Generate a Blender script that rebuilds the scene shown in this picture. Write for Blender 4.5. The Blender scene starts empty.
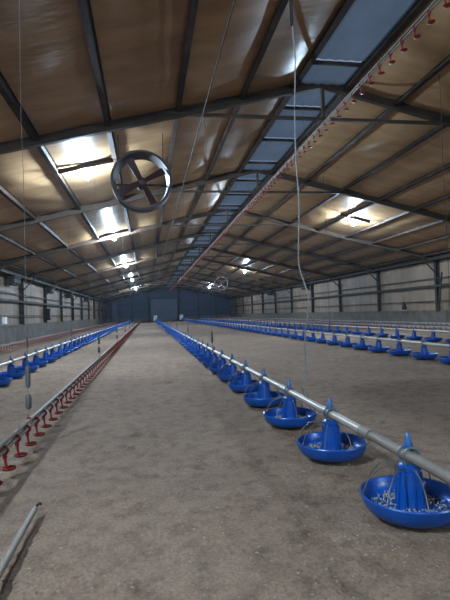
import bpy, math, random
import numpy as np
from mathutils import Matrix, Vector
random.seed(7)
rng = np.random.default_rng(7)
scene = bpy.context.scene
col = scene.collection
# ------------------------------------------------------------------ camera
FPX = 467.0
CAM_H = 0.87
def camera_basis(f=FPX, roll=math.radians(2.0), vp=(147, 315)):
    u, v = vp[0] - 225, vp[1] - 300
    c, s = math.cos(roll), math.sin(roll)
    a, b = u * c - v * s, u * s + v * c
    p = math.atan2(b, f)
    yaw = math.atan2(-a, f * math.cos(p) + b * math.sin(p))
    F = Vector((math.sin(yaw) * math.cos(p), math.cos(yaw) * math.cos(p), math.sin(p)))
    R0 = Vector((math.cos(yaw), -math.sin(yaw), 0))
    U0 = R0.cross(F)
    return F, c * R0 - s * U0, s * R0 + c * U0
cf, cr, cu = camera_basis()
cam_data = bpy.data.cameras.new('camera')
cam = bpy.data.objects.new('camera', cam_data)
col.objects.link(cam)
cam_data.sensor_fit = 'VERTICAL'
cam_data.sensor_height = 24.0
cam_data.lens = FPX / 600 * 24.0
cam_data.clip_start = 0.02
cam_data.clip_end = 300
cam.matrix_world = Matrix(((cr.x, cu.x, -cf.x, 0), (cr.y, cu.y, -cf.y, 0), (cr.z, cu.z, -cf.z, CAM_H), (0, 0, 0, 1)))
scene.camera = cam
# ------------------------------------------------------------------ sky (dim dusk outside, seen only through the ridge sheets)
world = bpy.data.worlds.new('world')
scene.world = world
world.use_nodes = True
wbg = world.node_tree.nodes['Background']
wbg.inputs['Color'].default_value = (0.50, 0.66, 0.95, 1)
wbg.inputs['Strength'].default_value = 0.42
# ------------------------------------------------------------------ exposure
vs = scene.view_settings
vs.view_transform = 'Standard'
vs.look = 'None'
vs.exposure = 0.0
vs.gamma = 1.0
vs.use_curve_mapping = False
BULB = 5800.0          # radiance of the lamp bulbs

# ------------------------------------------------------------------ helpers
def tag(o, label=None, cat=None, group=None, kind=None):
    if label: o['label'] = label
    if cat: o['category'] = cat
    if group: o['group'] = group
    if kind: o['kind'] = kind
    return o

class MB:
    """collects geometry, builds one mesh"""
    def __init__(s):
        s.v, s.f = [], []
    def add(s, vs_, fs_):
        n = len(s.v)
        s.v += [tuple(p) for p in vs_]
        s.f += [tuple(i + n for i in f) for f in fs_]
        return s
    def box(s, x0, x1, y0, y1, z0, z1):
        return s.add([(x0, y0, z0), (x1, y0, z0), (x1, y1, z0), (x0, y1, z0), (x0, y0, z1), (x1, y0, z1), (x1, y1, z1), (x0, y1, z1)],
                     [(0, 3, 2, 1), (4, 5, 6, 7), (0, 1, 5, 4), (1, 2, 6, 5), (2, 3, 7, 6), (3, 0, 4, 7)])
    def bar(s, p, q, w, h, up=(0, 0, 1)):
        """rectangular bar from p to q, w across, h along up"""
        p, q, up = Vector(p), Vector(q), Vector(up)
        d = (q - p).normalized()
        r = d.cross(up).normalized()
        u = r.cross(d)
        vs_ = []
        for c in (p, q):
            for a, b in ((-1, -1), (1, -1), (1, 1), (-1, 1)):
                vs_.append(c + r * (a * w / 2) + u * (b * h / 2))
        return s.add(vs_, [(3, 2, 1, 0), (4, 5, 6, 7), (0, 1, 5, 4), (1, 2, 6, 5), (2, 3, 7, 6), (3, 0, 4, 7)])
    def tube(s, pts, rad, n=8, cap=True):
        pts = [Vector(p) for p in pts]
        rads = rad if isinstance(rad, (list, tuple)) else [rad] * len(pts)
        ref = None
        vs_, fs_ = [], []
        for i, p in enumerate(pts):
            d = (pts[min(i + 1, len(pts) - 1)] - pts[max(i - 1, 0)]).normalized()
            if ref is None:
                ref = Vector((0, 0, 1)) if abs(d.z) < 0.9 else Vector((1, 0, 0))
            a = d.cross(ref).normalized()
            b = a.cross(d).normalized()
            ref = b
            for k in range(n):
                t = 2 * math.pi * k / n
                vs_.append(p + (a * math.cos(t) + b * math.sin(t)) * rads[i])
        for i in range(len(pts) - 1):
            for k in range(n):
                k2 = (k + 1) % n
                fs_.append((i * n + k, (i + 1) * n + k, (i + 1) * n + k2, i * n + k2))
        if cap:
            fs_.append(tuple(range(n)))
            fs_.append(tuple((len(pts) - 1) * n + k for k in reversed(range(n))))
        return s.add(vs_, fs_)
    def lathe(s, prof, n=24, c=(0, 0, 0), closed=False):
        vs_, fs_ = [], []
        for r, z in prof:
            for k in range(n):
                t = 2 * math.pi * k / n
                vs_.append((c[0] + r * math.cos(t), c[1] + r * math.sin(t), c[2] + z))
        m = len(prof)
        for i in range(m if closed else m - 1):
            j = (i + 1) % m
            for k in range(n):
                k2 = (k + 1) % n
                fs_.append((i * n + k, i * n + k2, j * n + k2, j * n + k))
        if not closed:
            if prof[0][0] > 1e-4: fs_.append(tuple(reversed(range(n))))
            if prof[-1][0] > 1e-4: fs_.append(tuple((m - 1) * n + k for k in range(n)))
        return s.add(vs_, fs_)
    def xform(s, M):
        s.v = [tuple(M @ Vector(p)) for p in s.v]
        return s
    def mesh(s, name, smooth=False):
        me = bpy.data.meshes.new(name)
        me.from_pydata(s.v, [], s.f)
        me.validate()
        if smooth:
            me.polygons.foreach_set('use_smooth', [True] * len(me.polygons))
            try: me.set_sharp_from_angle(angle=math.radians(38))
            except Exception: pass
        me.update()
        return me
    def build(s, name, m, parent=None, smooth=False, loc=None):
        return put(name, s.mesh(name, smooth), m, parent, loc)

def put(name, me, m=None, parent=None, loc=None, rz=0.0):
    if m is not None and not me.materials:
        me.materials.append(m)
    o = bpy.data.objects.new(name, me)
    col.objects.link(o)
    if parent is not None: o.parent = parent
    if loc is not None: o.location = loc
    if rz: o.rotation_euler = (0, 0, rz)
    return o

def empty(name, loc=(0, 0, 0), rz=0.0):
    o = bpy.data.objects.new(name, None)
    o.empty_display_size = 0.1
    col.objects.link(o)
    o.location = loc
    o.rotation_euler = (0, 0, rz)
    return o

# ------------------------------------------------------------------ materials
# light balance put into colour: one factor darkens these so lamp-lit film looks brighter
DIMMED = dict.fromkeys(('side_curtain', 'concrete', 'blue_plastic', 'teal_plastic', 'red_plastic', 'galvanised_pipe', 'dusty_pipe', 'white_pipe', 'cord',
                       'pale_pole', 'feed_pellets', 'wood_shaving', 'grey_adjuster', 'clear_clamp', 'fan_blade_red', 'fan_ring_steel', 'blue_tarp', 'pale_blue_door',
                       'grey_painted_steel', 'rusty_purlin', 'post_steel'), 0.74)
def mat(name, color, rough=0.6, metal=0.0, var=None, scale=6.0, bump=0.0, bscale=40.0, detail=4.0, coord='Object', stretch=(1, 1, 1), rand=0.0, spec=0.5):
    k = DIMMED.get(name, 1.0)
    color = tuple(k * c for c in color)
    if var is not None: var = tuple(k * c for c in var)
    m = bpy.data.materials.new(name)
    m.use_nodes = True
    nt = m.node_tree
    b = nt.nodes['Principled BSDF']
    b.inputs['Base Color'].default_value = (*color, 1)
    b.inputs['Roughness'].default_value = rough
    b.inputs['Metallic'].default_value = metal
    b.inputs['Specular IOR Level'].default_value = spec
    tc = nt.nodes.new('ShaderNodeTexCoord')
    mp = nt.nodes.new('ShaderNodeMapping')
    mp.inputs['Scale'].default_value = stretch
    nt.links.new(tc.outputs[coord], mp.inputs['Vector'])
    out = None
    if var is not None:
        n = nt.nodes.new('ShaderNodeTexNoise')
        n.inputs['Scale'].default_value = scale
        n.inputs['Detail'].default_value = detail
        nt.links.new(mp.outputs['Vector'], n.inputs['Vector'])
        r = nt.nodes.new('ShaderNodeValToRGB')
        r.color_ramp.elements[0].position = 0.35
        r.color_ramp.elements[1].position = 0.68
        r.color_ramp.elements[0].color = (*var, 1)
        r.color_ramp.elements[1].color = (*color, 1)
        nt.links.new(n.outputs['Fac'], r.inputs['Fac'])
        out = r.outputs['Color']
    if rand > 0:
        oi = nt.nodes.new('ShaderNodeObjectInfo')
        mr = nt.nodes.new('ShaderNodeMapRange')
        mr.inputs['To Min'].default_value = 1 - rand
        mr.inputs['To Max'].default_value = 1 + rand
        nt.links.new(oi.outputs['Random'], mr.inputs['Value'])
        h = nt.nodes.new('ShaderNodeHueSaturation')
        h.inputs['Color'].default_value = (*color, 1)
        nt.links.new(mr.outputs['Result'], h.inputs['Value'])
        if out is not None: nt.links.new(out, h.inputs['Color'])
        out = h.outputs['Color']
    if out is not None: nt.links.new(out, b.inputs['Base Color'])
    if bump > 0:
        n2 = nt.nodes.new('ShaderNodeTexNoise')
        n2.inputs['Scale'].default_value = bscale
        n2.inputs['Detail'].default_value = 5
        nt.links.new(mp.outputs['Vector'], n2.inputs['Vector'])
        bp = nt.nodes.new('ShaderNodeBump')
        bp.inputs['Strength'].default_value = 1.0
        bp.inputs['Distance'].default_value = bump
        nt.links.new(n2.outputs['Fac'], bp.inputs['Height'])
        nt.links.new(bp.outputs['Normal'], b.inputs['Normal'])
    return m

M = {}
M['film'] = mat('tan_foil_film', (0.40, 0.243, 0.125), 0.36, 0.0, var=(0.27, 0.158, 0.075), scale=1.3, bump=0.008, bscale=4.0, stretch=(.6, 2.2, 1), rand=0.14, spec=.2)
M['roof'] = mat('roof_sheet', (0.18, 0.15, 0.12), 0.7)
M['steel'] = mat('grey_painted_steel', (0.10, 0.066, 0.045), 0.65, 0.0, var=(0.06, 0.041, 0.03), scale=3, rand=0.1, spec=.08)
M['purlin'] = mat('rusty_purlin', (0.085, 0.056, 0.040), 0.7, 0.0, var=(0.04, 0.028, 0.022), scale=4, spec=.08)
M['post'] = mat('post_steel', (0.07, 0.058, 0.05), 0.7, 0.0, var=(0.042, 0.035, 0.03), scale=4, spec=.08)
M['curtain'] = mat('side_curtain', (0.30, 0.20, 0.133), 0.7, var=(0.21, 0.14, 0.09), scale=1.6, bump=0.01, bscale=4, stretch=(1, 1, .4), rand=0.08)
M['concrete'] = mat('concrete', (0.165, 0.135, 0.108), 0.85, var=(0.10, 0.083, 0.067), scale=2.5, bump=0.004, bscale=30)
M['tarp'] = mat('blue_tarp', (0.011, 0.030, 0.10), 0.6, var=(0.006, 0.016, 0.06), scale=1.2, bump=0.02, bscale=3, rand=0.2)
M['doorskin'] = mat('pale_blue_door', (0.028, 0.055, 0.125), 0.5, var=(0.02, 0.038, 0.09), scale=1.5)
M['blue'] = mat('blue_plastic', (0.005, 0.105, 0.47), 0.32, var=(0.004, 0.08, 0.37), scale=9)
M['cap'] = mat('teal_plastic', (0.02, 0.13, 0.38), 0.35)
M['red'] = mat('red_plastic', (0.31, 0.012, 0.010), 0.4, var=(0.21, 0.009, 0.008), scale=30)
M['galv'] = mat('galvanised_pipe', (0.52, 0.44, 0.35), 0.42, 0.1, var=(0.38, 0.32, 0.25), scale=5)
M['dustpipe'] = mat('dusty_pipe', (0.29, 0.235, 0.185), 0.6, 0.05, var=(0.21, 0.17, 0.135), scale=5)
M['whitepipe'] = mat('white_pipe', (0.36, 0.34, 0.33), 0.45, var=(0.27, 0.255, 0.25), scale=4)
M['wire'] = mat('wire', (0.16, 0.14, 0.12), 0.5, 0.5)
M['clamp'] = mat('clear_clamp', (0.15, 0.17, 0.19), 0.4, var=(0.11, 0.125, 0.14), scale=30)
M['cord'] = mat('cord', (0.30, 0.285, 0.265), 0.7, var=(0.22, 0.205, 0.19), scale=20)
M['darkcord'] = mat('dark_cable', (0.08, 0.066, 0.055), 0.8, var=(0.05, 0.042, 0.036), scale=9, spec=.08)
M['dark'] = mat('dark_plastic', (0.036, 0.030, 0.026), 0.7, var=(0.022, 0.019, 0.017), scale=8, spec=.1)
M['adjuster'] = mat('grey_adjuster', (0.13, 0.125, 0.115), 0.6, var=(0.09, 0.085, 0.08), scale=20)
M['feed'] = mat('feed_pellets', (0.58, 0.52, 0.41), 0.9, var=(0.38, 0.33, 0.25), scale=60)
M['fanred'] = mat('fan_blade_red', (0.060, 0.012, 0.015), 0.55, var=(0.038, 0.009, 0.010), scale=7)
M['fanring'] = mat('fan_ring_steel', (0.055, 0.036, 0.034), 0.55, 0.0, var=(0.033, 0.022, 0.02), scale=6)
M['wood'] = mat('pale_pole', (0.30, 0.24, 0.185), 0.6, var=(0.21, 0.17, 0.13), scale=8, stretch=(1, 1, 1))
M['whiteplastic'] = mat('white_plastic', (0.75, 0.76, 0.78), 0.4, var=(0.68, 0.69, 0.7), scale=6)

def floor_material():
    m = bpy.data.materials.new('litter')
    m.use_nodes = True
    nt = m.node_tree
    L = nt.links
    b = nt.nodes['Principled BSDF']
    b.inputs['Roughness'].default_value = 0.95
    b.inputs['Specular IOR Level'].default_value = 0.15
    tc = nt.nodes.new('ShaderNodeTexCoord')
    def noise(scale, detail, lo, hi, c0, c1, rough=0.6):
        n = nt.nodes.new('ShaderNodeTexNoise')
        n.inputs['Scale'].default_value = scale
        n.inputs['Detail'].default_value = detail
        n.inputs['Roughness'].default_value = rough
        L.new(tc.outputs['Object'], n.inputs['Vector'])
        r = nt.nodes.new('ShaderNodeValToRGB')
        r.color_ramp.elements[0].position, r.color_ramp.elements[1].position = lo, hi
        r.color_ramp.elements[0].color, r.color_ramp.elements[1].color = (*c0, 1), (*c1, 1)
        L.new(n.outputs['Fac'], r.inputs['Fac'])
        return r.outputs['Color']
    def mul(a, c):
        x = nt.nodes.new('ShaderNodeMix')
        x.data_type = 'RGBA'
        x.blend_type = 'MULTIPLY'
        x.inputs['Factor'].default_value = 1
        L.new(a, x.inputs['A'])
        L.new(c, x.inputs['B'])
        return x.outputs['Result']
    base = noise(0.9, 3, .35, .7, (.235, .160, .113), (.293, .204, .146))
    mid = noise(9, 5, .36, .56, (.70, .69, .68), (1, 1, 1), 0.7)
    fine = noise(75, 4, .34, .60, (.70, .69, .68), (1.08, 1.07, 1.05), 0.7)
    dark = noise(5.5, 4, .30, .42, (.66, .64, .62), (1, 1, 1))
    L.new(mul(mul(mul(base, mid), fine), dark), b.inputs['Base Color'])
    n = nt.nodes.new('ShaderNodeTexNoise')
    n.inputs['Scale'].default_value = 45
    n.inputs['Detail'].default_value = 6
    L.new(tc.outputs['Object'], n.inputs['Vector'])
    bp = nt.nodes.new('ShaderNodeBump')
    bp.inputs['Distance'].default_value = 0.012
    bp.inputs['Strength'].default_value = 0.8
    L.new(n.outputs['Fac'], bp.inputs['Height'])
    L.new(bp.outputs['Normal'], b.inputs['Normal'])
    return m
M['litter'] = floor_material()
M['shaving'] = mat('wood_shaving', (0.42, 0.375, 0.315), 0.9, var=(0.29, 0.255, 0.21), scale=3)

def sky_sheet_material():
    m = bpy.data.materials.new('translucent_sheet')
    m.use_nodes = True
    nt = m.node_tree
    nt.nodes.remove(nt.nodes['Principled BSDF'])
    o = nt.nodes['Material Output']
    t = nt.nodes.new('ShaderNodeBsdfTranslucent')
    d = nt.nodes.new('ShaderNodeBsdfDiffuse')
    d.inputs['Color'].default_value = (.05, .065, .08, 1)
    n = nt.nodes.new('ShaderNodeTexNoise')
    n.inputs['Scale'].default_value = 1.5
    tc = nt.nodes.new('ShaderNodeTexCoord')
    nt.links.new(tc.outputs['Object'], n.inputs['Vector'])
    r = nt.nodes.new('ShaderNodeValToRGB')
    r.color_ramp.elements[0].color = (.32, .36, .40, 1)
    r.color_ramp.elements[1].color = (.55, .60, .64, 1)
    nt.links.new(n.outputs['Fac'], r.inputs['Fac'])
    nt.links.new(r.outputs['Color'], t.inputs['Color'])
    x = nt.nodes.new('ShaderNodeMixShader')
    x.inputs[0].default_value = 0.3
    nt.links.new(t.outputs[0], x.inputs[1])
    nt.links.new(d.outputs[0], x.inputs[2])
    nt.links.new(x.outputs[0], o.inputs['Surface'])
    return m
M['sheet'] = sky_sheet_material()

def emit(name, color, strength):
    m = bpy.data.materials.new(name)
    m.use_nodes = True
    b = m.node_tree.nodes['Principled BSDF']
    b.inputs['Base Color'].default_value = (.8, .8, .8, 1)
    b.inputs['Emission Color'].default_value = (*color, 1)
    b.inputs['Emission Strength'].default_value = strength
    return m
M['bulb'] = emit('lamp_bulb', (0.57, 0.78, 1.0), BULB)

# ------------------------------------------------------------------ house dimensions (metres)
XL, XR, XRIDGE = -5.32, 11.30, 3.02
ZRIDGE, SLOPE = 4.77, 0.24
BAY = 4.70
Y_FIRST = 2.66 - 3 * BAY
RAFTER_Y = [Y_FIRST + BAY * i for i in range(17)]
Y0, Y1 = RAFTER_Y[0], RAFTER_Y[-1]           # -11.44 .. 63.76
def zr(x): return ZRIDGE - SLOPE * abs(x - XRIDGE)     # underside of the rafter line
SKY = 0.46
PURL = [SKY, 1.36, 2.41, 3.50, 4.58, 5.65, 6.72, 7.78]

# ------------------------------------------------------------------ floor
def fnoise(x, y):
    return (0.5 * np.sin(1.7 * x + 0.6 * y + 1) * np.sin(0.9 * y - 0.4 * x) + 0.3 * np.sin(3.9 * x - 2.3 * y) + 0.25 * np.sin(6.1 * y + 2.2 * x + 0.7)
            + 0.2 * np.sin(9.7 * x + 7.3 * y) + 0.18 * np.sin(13.1 * y - 8.3 * x + 2))
def make_floor():
    ys = list(np.arange(Y0, 0, .5)) + list(np.arange(0, 9, .045)) + list(np.arange(9, 20, .15)) + list(np.arange(20, Y1, .5)) + [Y1]
    xs = list(np.arange(XL, -3, .25)) + list(np.arange(-3, 4, .05)) + list(np.arange(4, XR, .2)) + [XR]
    X, Y = np.meshgrid(xs, ys)
    Z = 0.010 * fnoise(X, Y) * (0.7 + 0.5 * np.sin(.8 * X + .3 * Y))
    Z += rng.normal(0, .0035, Z.shape)
    # scuffed wheel-track ridges along the walkway
    for (x, y, r, d) in [(rng.uniform(-.6, .9), rng.uniform(1.2, 9), rng.uniform(.05, .13), rng.uniform(.01, .022)) for _ in range(110)]:
        Z -= d * np.exp(-(((X - x) / r) ** 2 + ((Y - y) / (r * .8)) ** 2))
    Z = np.clip(Z, -.03, .014) - 0.014
    nx, ny = len(xs), len(ys)
    v = np.stack([X, Y, Z], -1).reshape(-1, 3)
    i = np.arange(ny - 1)[:, None] * nx + np.arange(nx - 1)[None, :]
    f = np.stack([i, i + 1, i + nx + 1, i + nx], -1).reshape(-1, 4)
    me = bpy.data.meshes.new('floor')
    me.from_pydata(v.tolist(), [], f.tolist())
    me.polygons.foreach_set('use_smooth', [True] * len(me.polygons))
    o = put('floor', me, M['litter'])
    tag(o, 'grey brown litter floor of the poultry house', kind='structure')
make_floor()

# ------------------------------------------------------------------ ceiling
def make_ceiling():
    mb = MB()
    t = 0.06
    for sgn in (-1, 1):
        xe = XL - .26 if sgn < 0 else XR + .26
        xa = XRIDGE + sgn * SKY
        ze, za = zr(xe) + t, zr(xa) + t
        a = [(xa, Y0, za), (xe, Y0, ze), (xe, Y1, ze), (xa, Y1, za)]
        vs_ = a + [(x, y, z + .04) for x, y, z in a]
        mb.add(vs_, [(0, 1, 2, 3), (7, 6, 5, 4), (0, 4, 5, 1), (1, 5, 6, 2), (2, 6, 7, 3), (3, 7, 4, 0)])
    c = mb.build('ceiling', M['roof'])
    tag(c, 'low pitched barn ceiling of tan film panels between steel rafters', kind='structure')
    # insulation film panels: bulging, wrinkled, one per bay
    edges = PURL + [abs(XL - XRIDGE)]
    L = BAY - 0.012
    protos = {}
    for bi in range(len(edges) - 1):
        w = (edges[bi + 1] - edges[bi]) - 0.03
        for var in range(4):
            nx, ny = 9, 25
            vs_, fs_ = [], []
            ph = rng.uniform(0, 6, 8)
            rip = rng.uniform(0.3, 1.0)
            for j in range(ny):
                for i in range(nx):
                    u, v = i / (nx - 1), j / (ny - 1)
                    x, y = (u - .5) * w, (v - .5) * L
                    edge = math.sin(math.pi * u) * min(1, 4 * math.sin(math.pi * v) + .02)
                    z = -0.035 * edge
                    z += edge * 0.010 * rip * math.sin(26 * v + ph[0] + 2 * math.sin(4 * u + ph[1]))
                    z += edge * 0.010 * math.sin(9 * v + ph[2] + 3 * u) + edge * 0.006 * math.sin(61 * v + 5 * u + ph[3]) * max(0, math.sin(5 * v + ph[4]))
                    z += 0.008 * math.sin(7 * u + ph[5]) * math.sin(3 * v + ph[6])
                    vs_.append((x, y, z))
            for j in range(ny - 1):
                for i in range(nx - 1):
                    a = j * nx + i
                    fs_.append((a, a + nx, a + nx + 1, a + 1))
            mb = MB().add(vs_, fs_)
            me = mb.mesh('ceiling_panel')
            me.polygons.foreach_set('use_smooth', [True] * len(me.polygons))
            protos[bi, var] = me
    ang = math.atan(SLOPE)
    for bi in range(len(edges) - 1):
        for sgn in (-1, 1):
            xc = XRIDGE + sgn * (edges[bi] + edges[bi + 1]) / 2
            for k in range(len(RAFTER_Y) - 1):
                o = put('ceiling_panel', protos[bi, random.randrange(4)], M['film'], c)
                flip = math.pi if random.random() < .5 else 0
                o.location = (xc, RAFTER_Y[k] + BAY / 2, zr(xc) - 0.030)
                o.rotation_euler = (0, sgn * ang if not flip else -sgn * ang, flip)
    # purlins: channel sections running the length of the house
    for sgn in (-1, 1):
        for pi_, d in enumerate(PURL):
            x = XRIDGE + sgn * d
            z = zr(x) - .125
            mb = MB()
            mb.box(x - .006, x + .006, Y0, Y1, z + .012, z + .13)
            fw = .09 if pi_ == 0 else .07
            mb.box(x - fw, x + .006, Y0, Y1, z + .006, z + .018)
            mb.box(x - fw, x + .006, Y0, Y1, z + .122, z + .134)
            mb.box(x - fw, x - fw + .012, Y0, Y1, z + .018, z + .04)
            mb.build('purlin', M['purlin'], c)
    # rafters: I-beams, two halves meeting at the ridge
    for y in RAFTER_Y:
        for sgn in (-1, 1):
            xe = XL + .12 if sgn < 0 else XR - .12
            p, q = Vector((XRIDGE, y, ZRIDGE)), Vector((xe, y, zr(xe)))
            mb = MB()
            up = Vector((0, 0, 1))
            dv = Vector((0, 0, 1))
            mb.bar(p - dv * .004, q - dv * .004, .09, .010)
            mb.bar(p - dv * .095, q - dv * .095, .008, .175)
            mb.bar(p - dv * .185, q - dv * .185, .08, .010)
            mb.build('rafter', M['steel'], c)
        # collar tie and king post
        MB().bar((XRIDGE - 2.9, y, 4.05), (XRIDGE + 2.9, y, 4.05), .05, .05).build('collar_tie', M['steel'], c)
        MB().bar((XRIDGE, y, 4.07), (XRIDGE, y, ZRIDGE - .15), .05, .05, up=(0, 1, 0)).build('king_post', M['steel'], c)
    # ridge light sheets with cross bars
    joints = sorted([y for r in RAFTER_Y for y in (r - .75, r + .82, r + 2.4) if Y0 < y < Y1] + [Y0, Y1])
    zsk = zr(XRIDGE + SKY) - .03
    for a, b in zip(joints[:-1], joints[1:]):
        mb = MB()
        vs_, fs_ = [], []
        n = 10
        for j, y in enumerate((a + .02, b - .02)):
            for i in range(n + 1):
                x = XRIDGE - SKY + .02 + (2 * SKY - .04) * i / n
                vs_.append((x, y, zsk + .015 * (i % 2)))
        for i in range(n):
            fs_.append((i, i + n + 1, i + n + 2, i + 1))
        mb.add(vs_, fs_).build('skylight_panel', M['sheet'], c)
        MB().bar((XRIDGE - SKY, b, zsk - .04), (XRIDGE + SKY, b, zsk - .04), .04, .05).build('skylight_bar', M['purlin'], c)
    # gables above the end walls are part of the walls; eave valances
    for x, s in ((XL, 1), (XR, -1)):
        MB().box(min(x, x + s * .30), max(x, x + s * .30), Y0, Y1, zr(x) - .17, zr(x) - .05).build('eave_beam', M['dark'], c)
make_ceiling()

# ------------------------------------------------------------------ side walls
def make_side_wall(name, x, s, label):
    """s = +1 when the room lies at larger x"""
    top = zr(x)
    dw = MB()
    dw.box(min(x, x - s * .2), max(x, x - s * .2), Y0, Y1, -.1, .60)
    dw.box(min(x + s * .03, x - s * .22), max(x + s * .03, x - s * .22), Y0, Y1, .60, .66)
    w = dw.build(name, M['concrete'])
    tag(w, label, kind='structure')
    # curtain panels: sheet with vertical ripples, one per bay
    protos = []
    for var in range(3):
        vs_, fs_ = [], []
        n, mz = 48, 7
        ph = rng.uniform(0, 6, 4)
        for j in range(mz):
            for i in range(n + 1):
                v = j / (mz - 1)
                y = -BAY / 2 + BAY * i / n
                d = .012 * math.sin(i * 1.1 + ph[0]) * (1 - .5 * v) + .02 * math.sin(i * .23 + ph[1] + v * 2) + .012 * math.sin(9 * v + ph[2])
                vs_.append((d, y, .66 + (top - .05 - .66) * v))
        for j in range(mz - 1):
            for i in range(n):
                a = j * (n + 1) + i
                fs_.append((a, a + 1, a + n + 2, a + n + 1))
        me = MB().add(vs_, fs_).mesh('curtain_panel')
        me.polygons.foreach_set('use_smooth', [True] * len(me.polygons))
        protos.append(me)
    for k in range(len(RAFTER_Y) - 1):
        put('curtain_panel', protos[k % 3], M['curtain'], w, (x - s * .10, RAFTER_Y[k] + BAY / 2, 0))
    # outer sheeting so no daylight leaks in
    MB().box(min(x - s * .2, x - s * .24), max(x - s * .2, x - s * .24), Y0, Y1, -.1, top + .2).build('outer_sheet', M['roof'], w)
    for z, h, d in ((1.62, .10, .07), (1.92, .035, .03), (1.02, .035, .03)):
        MB().box(min(x, x + s * d), max(x, x + s * d), Y0, Y1, z - h / 2, z + h / 2).build('girt', M['post'], w)
    for y in RAFTER_Y[:-1]:
        mb = MB()
        xa, xb = sorted((x - s * .12, x + s * .06))
        mb.box(xa, xb, y - .006, y + .006, .62, top - .05)
        for xx in (xa, xb):
            mb.box(xx - .006, xx + .006, y - .06, y + .06, .62, top - .05)
        mb.build('post', M['post'], w)
        a = Vector((x + s * .06, y, top - .62))
        b = Vector((x + s * .62, y, zr(x + s * .62) - .19))
        MB().bar(a, b, .045, .045, up=(0, 1, 0)).build('knee_brace', M['post'], w)
    return w
wl = make_side_wall('wall_left', XL, 1, 'long left wall of concrete kerb, pale curtain and dark steel posts')
wr = make_side_wall('wall_right', XR, -1, 'long right wall of concrete kerb, pale curtain and dark steel posts')
MB().bar((XR - .28, 16.0, 2.1), (XR - .5, 16.0, .62), .05, .05, up=(0, 1, 0)).build('diagonal_prop', M['post'], wr)

# ------------------------------------------------------------------ end walls
def gable(name, y, s, m, label):
    top = lambda x: zr(x) + .19
    mb = MB()
    a = [(XL - .2, -.1), (XR + .2, -.1), (XR + .2, top(XR)), (XRIDGE, top(XRIDGE)), (XL - .2, top(XL))]
    ya, yb = y, y + s * .12
    vs_ = [(px, ya, pz) for px, pz in a] + [(px, yb, pz) for px, pz in a]
    n = 5
    fs_ = [tuple(range(n)) if s > 0 else tuple(reversed(range(n))), tuple(reversed(range(n, 2 * n))) if s > 0 else tuple(range(n, 2 * n))]
    fs_ += [(i, i + n, (i + 1) % n + n, (i + 1) % n) for i in range(n)]
    w = mb.add(vs_, fs_).build(name, m)
    tag(w, label, kind='structure')
    return w
wf = gable('wall_far', Y1, 1, M['tarp'], 'dark blue sheeted gable wall at the far end')
wn = gable('wall_near', Y0, -1, M['concrete'], 'plain gable wall behind the viewer')
for i in range(9):                                   # sheets of the far wall
    xa = XL + .1 + i * 1.83
    xb = min(xa + 1.79, XR - .1)
    hi = min(zr(xa), zr(xb)) - .3
    mb = MB()
    mb.box(xa, xb, Y1 - .04, Y1 - .005, .62, hi)
    mb.build('wall_sheet', M['tarp'], wf)
for z in (1.3, 2.4):
    MB().box(XL, XR, Y1 - .12, Y1 - .045, z - .05, z + .05).build('girt', M['post'], wf)
MB().box(XL, XR, Y1 - .10, Y1, 0, .55).build('kerb', M['concrete'], wf)
for x in (-4.7, -1.9, 0.25, 4.35, 7.0, 9.4):
    MB().box(x - .08, x + .08, Y1 - .22, Y1 - .06, 0, zr(x) - .2).build('post', M['post'], wf)
MB().box(-4.55, -3.9, Y1 - .14, Y1 - .05, .05, 2.6).build('pale_wall_strip', M['doorskin'], wf)
dr = empty('door_1', (2.3, Y1 - .26, 0))
tag(dr, 'wide pale blue double door in the far wall', kind='structure')
for s in (-1, 1):
    lf = MB().box(min(0.01 * s, 1.78 * s), max(0.01 * s, 1.78 * s), -.03, .03, .04, 2.95).build('door_leaf', M['doorskin'], dr)
    for z in (.5, 1.5, 2.5):
        MB().box(min(.05 * s, 1.72 * s), max(.05 * s, 1.72 * s), -.06, -.03, z - .05, z + .05).build('door_rail', M['doorskin'], lf)
fr = MB()
fr.box(-1.92, -1.80, -.06, .06, 0, 3.1); fr.box(1.80, 1.92, -.06, .06, 0, 3.1); fr.box(-1.92, 1.92, -.06, .06, 2.98, 3.1)
fr.build('door_frame', M['post'], dr)

# ------------------------------------------------------------------ feeder pans
def dish_profile():
    return [(0.0, .012), (.10, .010), (.150, .004), (.172, .012), (.190, .034), (.201, .062), (.206, .080), (.203, .086), (.196, .082),
            (.189, .064), (.179, .042), (.160, .026), (.10, .022), (.0, .030)]
dish_hi = MB().lathe(dish_profile(), 48).mesh('dish', True)
def tower_mesh(n=30):
    mb = MB()
    prof = [(.060, .024), (.056, .03), (.054, .08), (.049, .14), (.043, .178), (.047, .182), (.047, .198), (.036, .203), (.028, .214), (.0, .214)]
    mb.lathe(prof, n)
    for k in range(10):                      # ribs / slots of the feed tower
        t = 2 * math.pi * k / 10
        mb.bar((.058 * math.cos(t), .058 * math.sin(t), .03), (.046 * math.cos(t), .046 * math.sin(t), .175), .008, .008)
    return mb
tower_hi = tower_mesh().mesh('tower', True)
PIPE_Z = 0.245
def clamp_mesh():
    mb = MB()
    for y in (-.022, .022):
        mb.tube([(.031 * math.cos(t), y, PIPE_Z + .031 * math.sin(t)) for t in np.linspace(0, 2 * math.pi, 15)], .007, 6, False)
    mb.box(-.030, .030, -.030, .030, PIPE_Z - .034, PIPE_Z - .024)
    return mb
clamp_hi = clamp_mesh().mesh('pipe_clamp', True)
cap_hi = MB().lathe([(.019, PIPE_Z + .022), (.021, PIPE_Z + .027), (.017, PIPE_Z + .045), (.008, PIPE_Z + .088), (.004, PIPE_Z + .092), (0, PIPE_Z + .092)], 16).mesh('indicator_cap', True)
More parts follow.
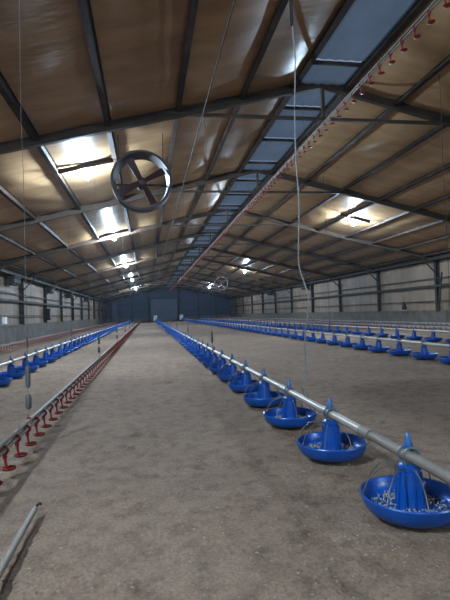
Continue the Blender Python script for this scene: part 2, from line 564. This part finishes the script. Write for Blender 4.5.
arm_hi = MB().tube([(.040, 0, .196), (.085, 0, .198), (.135, 0, .180), (.174, 0, .138), (.199, 0, .084)], .0028, 5).mesh('wire_arm', True)
def feed_mesh():
    mb = MB()
    r_ = random.Random(4)
    for _ in range(420):
        t, r = r_.uniform(0, 6.283), math.sqrt(r_.uniform(.07 ** 2, .158 ** 2))
        x, y, z = r * math.cos(t), r * math.sin(t), .026 + r_.uniform(0, .010) + .012 * max(0, .12 - r) / .05
        s_ = r_.uniform(.003, .0065)
        a = r_.uniform(0, 3.14)
        ca, sa = math.cos(a) * s_, math.sin(a) * s_
        mb.add([(x + ca, y + sa, z), (x - sa * .6, y + ca * .6, z), (x - ca, y - sa, z), (x + sa * .6, y - ca * .6, z), (x, y, z + s_)],
               [(0, 1, 4), (1, 2, 4), (2, 3, 4), (3, 0, 4)])
    return mb
feed_hi = feed_mesh().mesh('feed')
# lighter version for distant pans
lo = MB().lathe([(0, .008), (.15, .004), (.190, .034), (.206, .080), (.198, .084), (.180, .042), (.12, .024), (0, .03)], 18)
lo.lathe([(.064, .026), (.045, .18), (.045, .20), (.030, .216), (0, .216)], 10)
lo.lathe([(.021, PIPE_Z + .022), (.008, PIPE_Z + .088), (0, PIPE_Z + .092)], 8)
lo.lathe([(.034, PIPE_Z - .03), (.036, PIPE_Z), (.030, PIPE_Z + .028)], 10)
pan_lo = lo.mesh('feeder_pan', True)

def feeder_pan(x, y, detail, label, group):
    loc = (x + random.uniform(-.012, .012), y + random.uniform(-.015, .015), 0.0)
    rz = random.uniform(0, 6.28)
    if detail == 0:
        o = put('feeder_pan', pan_lo, M['blue'], None, loc, rz)
    else:
        o = empty('feeder_pan', loc)
        d = put('dish', dish_hi, M['blue'], o)
        f = put('feed', feed_hi, M['feed'], d, None, rz)
        tag(f, 'pale feed pellets', kind='stuff')
        put('tower', tower_hi, M['blue'], o, None, rz)
        put('pipe_clamp', clamp_hi, M['clamp'], o)
        tag(put('indicator_cap', cap_hi, M['cap'], o), 'pointed teal blue cap')
        if detail == 2:
            for k in range(8):
                put('wire_arm', arm_hi, M['wire'], o, None, rz + k * math.pi / 4)
    tag(o, label, 'feeder pan', group)
    return o

def feeder_line(x, ystart, yend, y_off, pitch, label, pan_label, group, joint=2.2, near=False):
    ln = empty('feeder_line', (x, ystart, 0))
    tag(ln, label, 'feed pipe', 'feeder lines')
    y, k = joint - 3.05 * math.ceil((joint - ystart) / 3.05), 0
    while y < yend:
        a, b = max(y, ystart), min(y + 3.05, yend)
        k = round((y - joint) / 3.05)
        if b - a > .05:
            m = M['dustpipe'] if (near and k < 0) else M['galv']
            MB().tube([(0, a - ystart, PIPE_Z), (0, b - ystart, PIPE_Z)], .0225, 12).build('pipe_section', m, ln, True)
            if b < yend - .1:
                MB().tube([(0, b - ystart - .05, PIPE_Z), (0, b - ystart + .05, PIPE_Z)], .0275, 12).build('pipe_coupling', m, ln, True)
        y += 3.05
    i = 0
    yy = y_off
    while yy < yend - .3:
        det = 2 if yy < 7.5 and near else (1 if yy < 11 else 0)
        lab = pan_label
        if near:
            lab = {0: 'blue feeder pan on the dull dusty pipe section, before the pipe joint', 1: 'blue feeder pan on the bright pipe section, just past the pipe joint',
                   2: 'blue feeder pan just past the wire ring of the long crooked cord'}.get(i, pan_label)
        i += 1
        feeder_pan(x, yy, det, lab, group)
        yy += pitch
    return ln

fc = feeder_line(1.06, .6, 61.5, 1.85, .81, 'pale galvanised feed pipe running beside the open walkway, carrying blue pans',
                 'blue plastic feeder pan on the feed pipe along the open walkway', 'feeder pans beside the walkway', 2.2, True)
flf = feeder_line(-2.02, 4.5, 61.5, 5.9, .78, 'pale feed pipe with blue pans between the red drinker lines',
                  'blue plastic feeder pan on the feed pipe between the two red drinker lines', 'feeder pans between the red drinkers', 3.0)
frr = feeder_line(4.45, 4.5, 61.5, 5.55, .74, 'pale feed pipe with blue pans across the open litter',
                  'blue plastic feeder pan on the feed pipe across the open litter', 'feeder pans across the open litter', 3.0)
fr2 = feeder_line(6.75, 7.5, 61.5, 8.6, .82, 'feed pipe with blue pans nearest the right hand curtain wall',
                  'blue plastic feeder pan on the outermost feed pipe, nearest the right hand curtain wall', 'feeder pans near the right hand wall', 3.0)

# white drive units at the far ends of two lines
for x, nm in ((1.06, 'beside the walkway'), (4.45, 'across the open litter')):
    u = empty('drive_unit', (x, 61.75, 0))
    tag(u, 'small white drive unit at the far end of the feed pipe ' + nm, 'motor')
    MB().box(-.22, .22, -.2, .2, .06, .55).build('housing', M['whiteplastic'], u)
    MB().lathe([(.24, .55), (.27, .75), (.25, .77), (0, .77)], 14).build('hopper', M['whiteplastic'], u, True)
    MB().box(-.2, -.14, -.16, .16, -.005, .06).box(.14, .2, -.16, .16, -.005, .06).build('skid', M['dark'], u)

# ------------------------------------------------------------------ drinker lines
saddle = MB()
saddle.tube([(.020 * math.cos(t), 0, .020 * math.sin(t)) for t in np.linspace(0, 2 * math.pi, 13)], .0075, 6, False)
saddle.box(-.010, .010, -.010, .010, -.045, -.015)
saddle.tube([(0, 0, -.04), (.004, 0, -.075), (.012, 0, -.104)], [.0085, .0065, .006], 7)
nipple_me = saddle.mesh('nipple', True)
cup_me = MB().lathe([(0, -.112), (.022, -.112), (.036, -.106), (.041, -.098), (.039, -.096), (.033, -.102), (.018, -.106), (0, -.106)], 16, (.020, 0, 0)).mesh('drip_cup', True)
nip_lo = MB()
nip_lo.box(-.024, .024, -.012, .012, -.03, .02).bar((0, 0, -.03), (.01, 0, -.10), .014, .014, up=(0, 1, 0))
nip_lo.lathe([(0, -.112), (.030, -.11), (.041, -.096), (0, -.10)], 8, (.018, 0, 0))
def drinker_line(x, z, ya, yb, pitch, label, y_ind, off=0.0, big=True, pipe='dustpipe'):
    ln = empty('drinker_line', (x, ya, 0))
    tag(ln, label, 'drinker', 'drinker lines')
    y = ya
    while y < yb:
        b = min(y + 3.0, yb)
        MB().tube([(0, y - ya, z), (0, b - ya, z)], .0135, 10).build('water_pipe', M[pipe], ln, True)
        MB().tube([(-.006, y - ya, z + .036), (-.006, b - ya, z + .036)], .0125, 10).build('support_tube', M[pipe], ln, True)
        y += 3.0
    rest = MB()
    y = ya + .05 + off
    while y < yb - .05:
        if y < y_ind:
            n = put('nipple', nipple_me, M['red'], ln, (0, y - ya, z))
            put('drip_cup', cup_me, M['red'], n)
        else:
            rest.add([(px, py + y - ya, pz + z) for px, py, pz in nip_lo.v], nip_lo.f)
        y += pitch
    if rest.v:
        tag(rest.build('distant_nipples', M['red'], ln), kind='stuff')
    return ln
drinker_line(-.79, .160, 1.6, 61.0, .245, 'grey drinker line low over the litter with red drip cups, beside the walkway', 34, off=.083 + .03)
drinker_line(2.90, 3.83, 0.6, 60.0, .255, 'drinker line with red nipples winched up under the ridge light strip', 30, pipe='dustpipe')
drinker_line(-3.65, .19, 8.0, 60.0, .25, 'red nippled drinker line nearest the left curtain wall', 0, pipe='dustpipe')
drinker_line(8.35, .20, 9.0, 60.0, .25, 'pale drinker line beside the outermost feed pipe at the right', 0, pipe='whitepipe')
drinker_line(9.75, .22, 10.0, 60.0, .25, 'pale drinker line closest to the right concrete kerb', 0, pipe='whitepipe')

# ------------------------------------------------------------------ suspension cords
def cord(x, y, zlow, ztop, label, group, rad=.004, adj=None, mat_='cord', wob=.01, path=None, loop=None, cat='cord'):
    c = empty('suspension_cord', (x, y, zlow))
    tag(c, label, cat, group)
    if path is None:
        n = 9
        path = [(random.uniform(-wob, wob) * (0 < i < n), random.uniform(-wob, wob) * (0 < i < n), (ztop - zlow) * i / n) for i in range(n + 1)]
    MB().tube(path, rad, 6).build('cord', M[mat_], c, True)
    if adj:
        for z, l, r, m in adj:
            mb = MB().lathe([(0, z), (r * .6, z), (r, z + l * .12), (r, z + l * .85), (r * .5, z + l), (0, z + l)], 10)
            mb.build('adjuster', M[m], c, True)
    if loop:
        rr = loop
        MB().tube([(rr * math.cos(t) * .35, rr * math.sin(t), rr * math.cos(t) * 0 + rr * (1 - math.cos(t)) - .0) for t in np.linspace(0, 2 * math.pi, 21)], .0035, 6, False).build('ring', M['wire'], c, True)
    return c
top = lambda x: zr(x) - .07
X_ = 1.06
pts = [(3.113, .345), (3.076, .696), (3.006, .766), (2.945, .952), (3.035, 1.037), (3.145, 1.184), (3.103, 1.354), (3.069, 1.626), (3.100, 1.914), (3.099, 2.281), (3.059, 2.599), (3.070, 2.874)]
path = [((random.uniform(-.006, .006)), yy - 3.1, zz - .245) for yy, zz in pts] + [(-.02, -.02, 3.4 - .245), (-.05, 0, top(X_) - .245)]
def smooth(p, n=5):
    p = [Vector(q) for q in p]
    out = []
    for i in range(len(p) - 1):
        a, b, c, d = p[max(i - 1, 0)], p[i], p[i + 1], p[min(i + 2, len(p) - 1)]
        for k in range(n):
            t = k / n
            out.append(.5 * ((2 * b) + (c - a) * t + (2 * a - 5 * b + 4 * c - d) * t * t + (3 * b - a - 3 * c + d) * t ** 3))
    return out + [p[-1]]
path = smooth(path)
tall = cord(X_, 3.1, .245, 0, 'long crooked grey cord dropping to the ring on the walkway feed pipe', 'feed pipe cords', .0048, None, 'cord', path=path, loop=.045)
MB().lathe([(0, 2.60), (.010, 2.60), (.014, 2.65), (.012, 2.80), (0, 2.82)], 8, (-.005, -.03, 0)).build('hook', M['dark'], tall, True)
MB().lathe([(0, 2.02), (.010, 2.025), (.010, 2.045), (0, 2.05)], 8, (0, 0, 0)).build('knot', M['dark'], tall, True)
for i in range(12):
    y = 7.75 + 4.7 * i
    cord(X_, y, PIPE_Z + .02, top(X_), 'thin cord with dark adjuster holding the walkway feed pipe', 'feed pipe cords with adjusters', .0022, [(.10, .20, .018, 'adjuster')], 'darkcord')
for i in range(12):
    y = 3.32 + 4.7 * i
    cord(-.80, y, .20, top(-.8), 'thin cord with grey adjusters holding the low red drinker line', 'drinker line cords with adjusters', .0015,
         [(.21, .15, .017, 'adjuster'), (.07, .10, .020, 'adjuster'), (-.01, .03, .014, 'red')], 'adjuster', wob=.004)
for i in range(11):
    y = 6.3 + 4.7 * i
    cord(4.45, y, PIPE_Z + .02, top(4.45), 'thin cord holding the feed pipe across the open litter', 'cords of the open litter feed pipe', .004, [(.12, .20, .018, 'adjuster')] if i < 4 else None, 'darkcord')
    cord(-2.02, y + 2.1, PIPE_Z + .02, top(-2.02), 'thin cord holding the feed pipe between the red drinkers', 'cords of the feed pipe between drinkers', .0022, [(.12, .20, .018, 'adjuster')] if i < 4 else None, 'darkcord')
    cord(2.90, y - 3, 3.83 + .05, top(2.9), 'short cord holding the winched up drinker line under the ridge', 'short cords under the ridge', .003, None, 'darkcord')
# winch cable along the roof
w = MB().tube([(.97, .2, 4.02), (.96, 20, 3.99), (.95, 40, 3.99), (.95, 62, 4.0)], .010, 6).build('winch_cable', M['darkcord'], None, True)
tag(w, 'thin dark winch cable running the length of the roof above the walkway', 'cable')

# ------------------------------------------------------------------ lamps
bulb_me = MB().lathe([(0, -.195), (.026, -.190), (.050, -.168), (.060, -.135), (.054, -.100), (.032, -.068), (.022, -.055), (0, -.055)], 20).mesh('bulb', True)
holder_me = MB().lathe([(0, -.058), (.021, -.058), (.024, -.03), (.027, 0), (0, 0)], 14).mesh('lamp_holder', True)
def lamp(x, y, label, w=1.0):
    z = zr(x) - .12
    o = empty('ceiling_lamp', (x, y, z))
    tag(o, label, 'lamp', 'bulb lamps under the roof')
    s = -1 if x > XRIDGE else 1
    a, b = Vector((-w / 2, -.16, -s * SLOPE * w / 2 + .015)), Vector((w / 2, -.16, s * SLOPE * w / 2 + .015))
    MB().bar(a, b, .02, .09).build('mounting_board', M['purlin'], o)
    MB().box(-.02, .02, -.15, .03, -.004, .010).build('bracket', M['purlin'], o)
    put('lamp_holder', holder_me, M['whiteplastic'], o)
    put('bulb', bulb_me, M['bulb'], o)
LX, RX = -1.04, 6.75
near_txt = {9.1: 'bare white bulb lamp under the roof beside the large ring fan'}
for y in (-8.0, 0.2, 9.1, 16.4, 25.8, 36.0, 48.0):
    lamp(-2.3 if y == 0.2 else LX, y, near_txt.get(y, 'bare white bulb lamp in the row above the low red drinker line'))
for y in (-3.5, 14.3, 31.5, 50.0):
    lamp(RX, y, 'bare white bulb lamp on the roof slope above the outermost feed pipe')

# ------------------------------------------------------------------ ring fans
def ring_fan(x, y, z, R, label, tilt=0.0, rot=27):
    o = empty('ring_fan', (x, y, z))
    o.rotation_euler = (tilt, 0, 0)
    tag(o, label, 'fan', 'hanging ring fans')
    D = .13 * R / .5
    Mx = Matrix.Rotation(math.pi / 2, 4, 'X')
    ring = MB().lathe([(R * .84, -D), (R * .97, -D * 1.04), (R, -D * .92), (R, D), (R * .92, D), (R * .86, -D * .85)], 56, closed=True).xform(Mx)
    ring.build('ring_housing', M['fanring'], o, True)
    hub = MB().lathe([(0, -.09), (.05, -.085), (.065, -.05), (.065, .05), (.05, .06), (0, .06)], 20).xform(Mx)
    hub.build('hub', M['fanred'], o, True)
    motor = MB().lathe([(0, -.30), (.07, -.30), (.085, -.26), (.085, -.10), (.06, -.06), (0, -.06)], 20).xform(Matrix.Rotation(-math.pi / 2, 4, 'X') @ Matrix.Diagonal((1, 1, -1, 1)))
    motor.build('motor', M['dark'], o, True)
    for k in range(4):
        t = math.radians(rot + 90 * k)
        mb = MB()
        n = 6
        vs_, fs_ = [], []
        for i in range(n + 1):
            u = i / n
            r = .05 + (R * .84 - .05) * u
            wd = .048 + .022 * u
            tw = math.radians(32 - 14 * u)
            for sgn in (-1, 1):
                for th in (-.004, .004):
                    vs_.append((r, sgn * wd * math.sin(tw) + th, sgn * wd * math.cos(tw)))
        for i in range(n):
            a = i * 4
            for p, q in ((0, 2), (2, 3), (3, 1), (1, 0)):
                fs_.append((a + p, a + q, a + 4 + q, a + 4 + p))
        fs_ += [(0, 1, 3, 2), (n * 4, n * 4 + 2, n * 4 + 3, n * 4 + 1)]
        mb.add(vs_, fs_).xform(Matrix.Rotation(-t, 4, 'Y'))
        mb.build('blade', M['fanred'], o)
    # motor struts behind the blades
    mb = MB()
    mb.bar((-R * .93, .2, .0), (R * .93, .2, .0), .02, .03)
    mb.build('motor_strut', M['dark'], o)
    for s in (-1, 1):
        zt = zr(x) - z - .09
        MB().tube([(s * R * .72, 0, R * .70), (s * R * .75, .02, zt + .02)], .006, 6).build('hanger', M['dark'], o)
ring_fan(-.02, 7.95, 3.12, .505, 'large ring fan with four dark red blades hung over the walkway')
ring_fan(5.45, 34.0, 3.0, .505, 'ring fan hung far down the house beside the right lamp row', 0, 40)

# ------------------------------------------------------------------ odds and ends on the walls
def eave_box(x, y, z, l, h, label, s):
    o = empty('air_inlet', (x, y, z))
    tag(o, label, 'vent', 'dark vents under the eaves')
    mb = MB()
    d = .34 * s
    vs_ = [(0, -l / 2, h), (0, l / 2, h), (d, l / 2, h), (d, -l / 2, h), (0, -l / 2, 0), (0, l / 2, 0), (d * .55, l / 2, 0), (d * .55, -l / 2, 0)]
    mb.add(vs_, [(0, 1, 2, 3), (7, 6, 5, 4), (0, 4, 5, 1), (1, 5, 6, 2), (2, 6, 7, 3), (3, 7, 4, 0)])
    mb.build('housing', M['dark'], o)
    MB().bar((d * .8, -l / 2 + .03, h * .55), (d * .8, l / 2 - .03, h * .55), .012, h * .7).build('flap', M['post'], o)
zl = zr(XL) - .17
for y in (19.6, 26.8, 33.5, 43.0):
    eave_box(XL + .02, y, zl - .36, .95, .36, 'dark angled air vent under the left eave', 1)
for y in (14.9, 31.9, 41.5):
    eave_box(XR - .02, y, zl - .30, 1.0, .30, 'dark angled air vent under the right eave', -1)
def hanging(x, y, z0, z1, label, group=None):
    o = empty('hanging_lantern', (x, y, z0))
    tag(o, label, 'lantern')
    h = z1 - z0
    MB().lathe([(0, 0), (.10, .02), (.11, .10), (.07, h * .5), (.035, h * .8), (0, h * .82)], 12).build('body', M['dark'], o, True)
    MB().tube([(0, 0, h * .8), (0, 0, h * 1.25)], .008, 6).build('hook', M['dark'], o)
hanging(XR - .35, 18.6, .70, 1.14, 'dark bell shaped lantern hanging against the right curtain wall')
b = empty('switch_box', (XL + .15, 26.16, .78))
tag(b, 'dark switch box fixed to a left wall post', 'box')
MB().box(-.08, .08, -.16, .16, 0, .62).build('case', M['dark'], b)
MB().box(.08, .10, -.12, .12, .08, .50).build('cover', M['adjuster'], b)
b = empty('wall_socket', (XL + .06, 18.6, .72))
tag(b, 'small white socket box on top of the left concrete kerb', 'socket')
MB().box(-.05, .06, -.10, .10, 0, .26).build('case', M['whiteplastic'], b)
MB().box(.06, .07, -.07, .07, .05, .20).build('cover', M['whiteplastic'], b)

# ------------------------------------------------------------------ pole lying on the litter
p = empty('hooked_pole', (-.515, 2.2, .02))
tag(p, 'pale wooden pole with a dark hooked tip lying on the litter', 'pole')
MB().tube([(0, 0, .012), (.003, -.45, .012), (.004, -.95, .010)], [.0135, .0145, .015], 12).build('shaft', M['wood'], p, True)
MB().tube([(0, -.02, .012), (.0, .012, .012), (.006, .030, .018), (.016, .034, .022), (.022, .022, .022)], .0055, 7).build('hook', M['dark'], p, True)

# ------------------------------------------------------------------ loose shavings on the litter
def shavings():
    r_ = random.Random(11)
    mb = MB()
    for _ in range(5200):
        y = 1.0 + 9.0 * r_.random() ** 1.8
        x = r_.uniform(-.9 - .25 * y, .9 + .5 * y)
        if x < -3 or x > 4: continue
        s = r_.uniform(.003, .010)
        a = r_.uniform(0, 6.28)
        z = r_.uniform(-.012, .004)
        ca, sa = math.cos(a) * s, math.sin(a) * s
        k = r_.uniform(.25, .6)
        mb.add([(x + ca, y + sa, z), (x - sa * k, y + ca * k, z + .004), (x - ca, y - sa, z), (x + sa * k, y - ca * k, z + .002)], [(0, 1, 2), (0, 2, 3)])
    o = mb.build('wood_shavings', M['shaving'])
    tag(o, 'pale loose wood shavings scattered over the walkway litter', 'shavings', kind='stuff')
shavings()

# ------------------------------------------------------------------ dusty air inside the house
hz = MB().box(XL - .6, XR + .6, Y0 - .6, Y1 + .6, -.5, ZRIDGE + .6).build('dust_haze', None)
tag(hz, 'thin dusty haze in the air of the house', 'haze', kind='stuff')
hm = bpy.data.materials.new('dust_haze')
hm.use_nodes = True
hm.node_tree.nodes.remove(hm.node_tree.nodes['Principled BSDF'])
vsn = hm.node_tree.nodes.new('ShaderNodeVolumeScatter')
vsn.inputs['Color'].default_value = (.75, .88, 1, 1)
vsn.inputs['Density'].default_value = 0.0005
vsn.inputs['Anisotropy'].default_value = 0.35
hm.node_tree.links.new(vsn.outputs[0], hm.node_tree.nodes['Material Output'].inputs['Volume'])
hz.data.materials.append(hm)
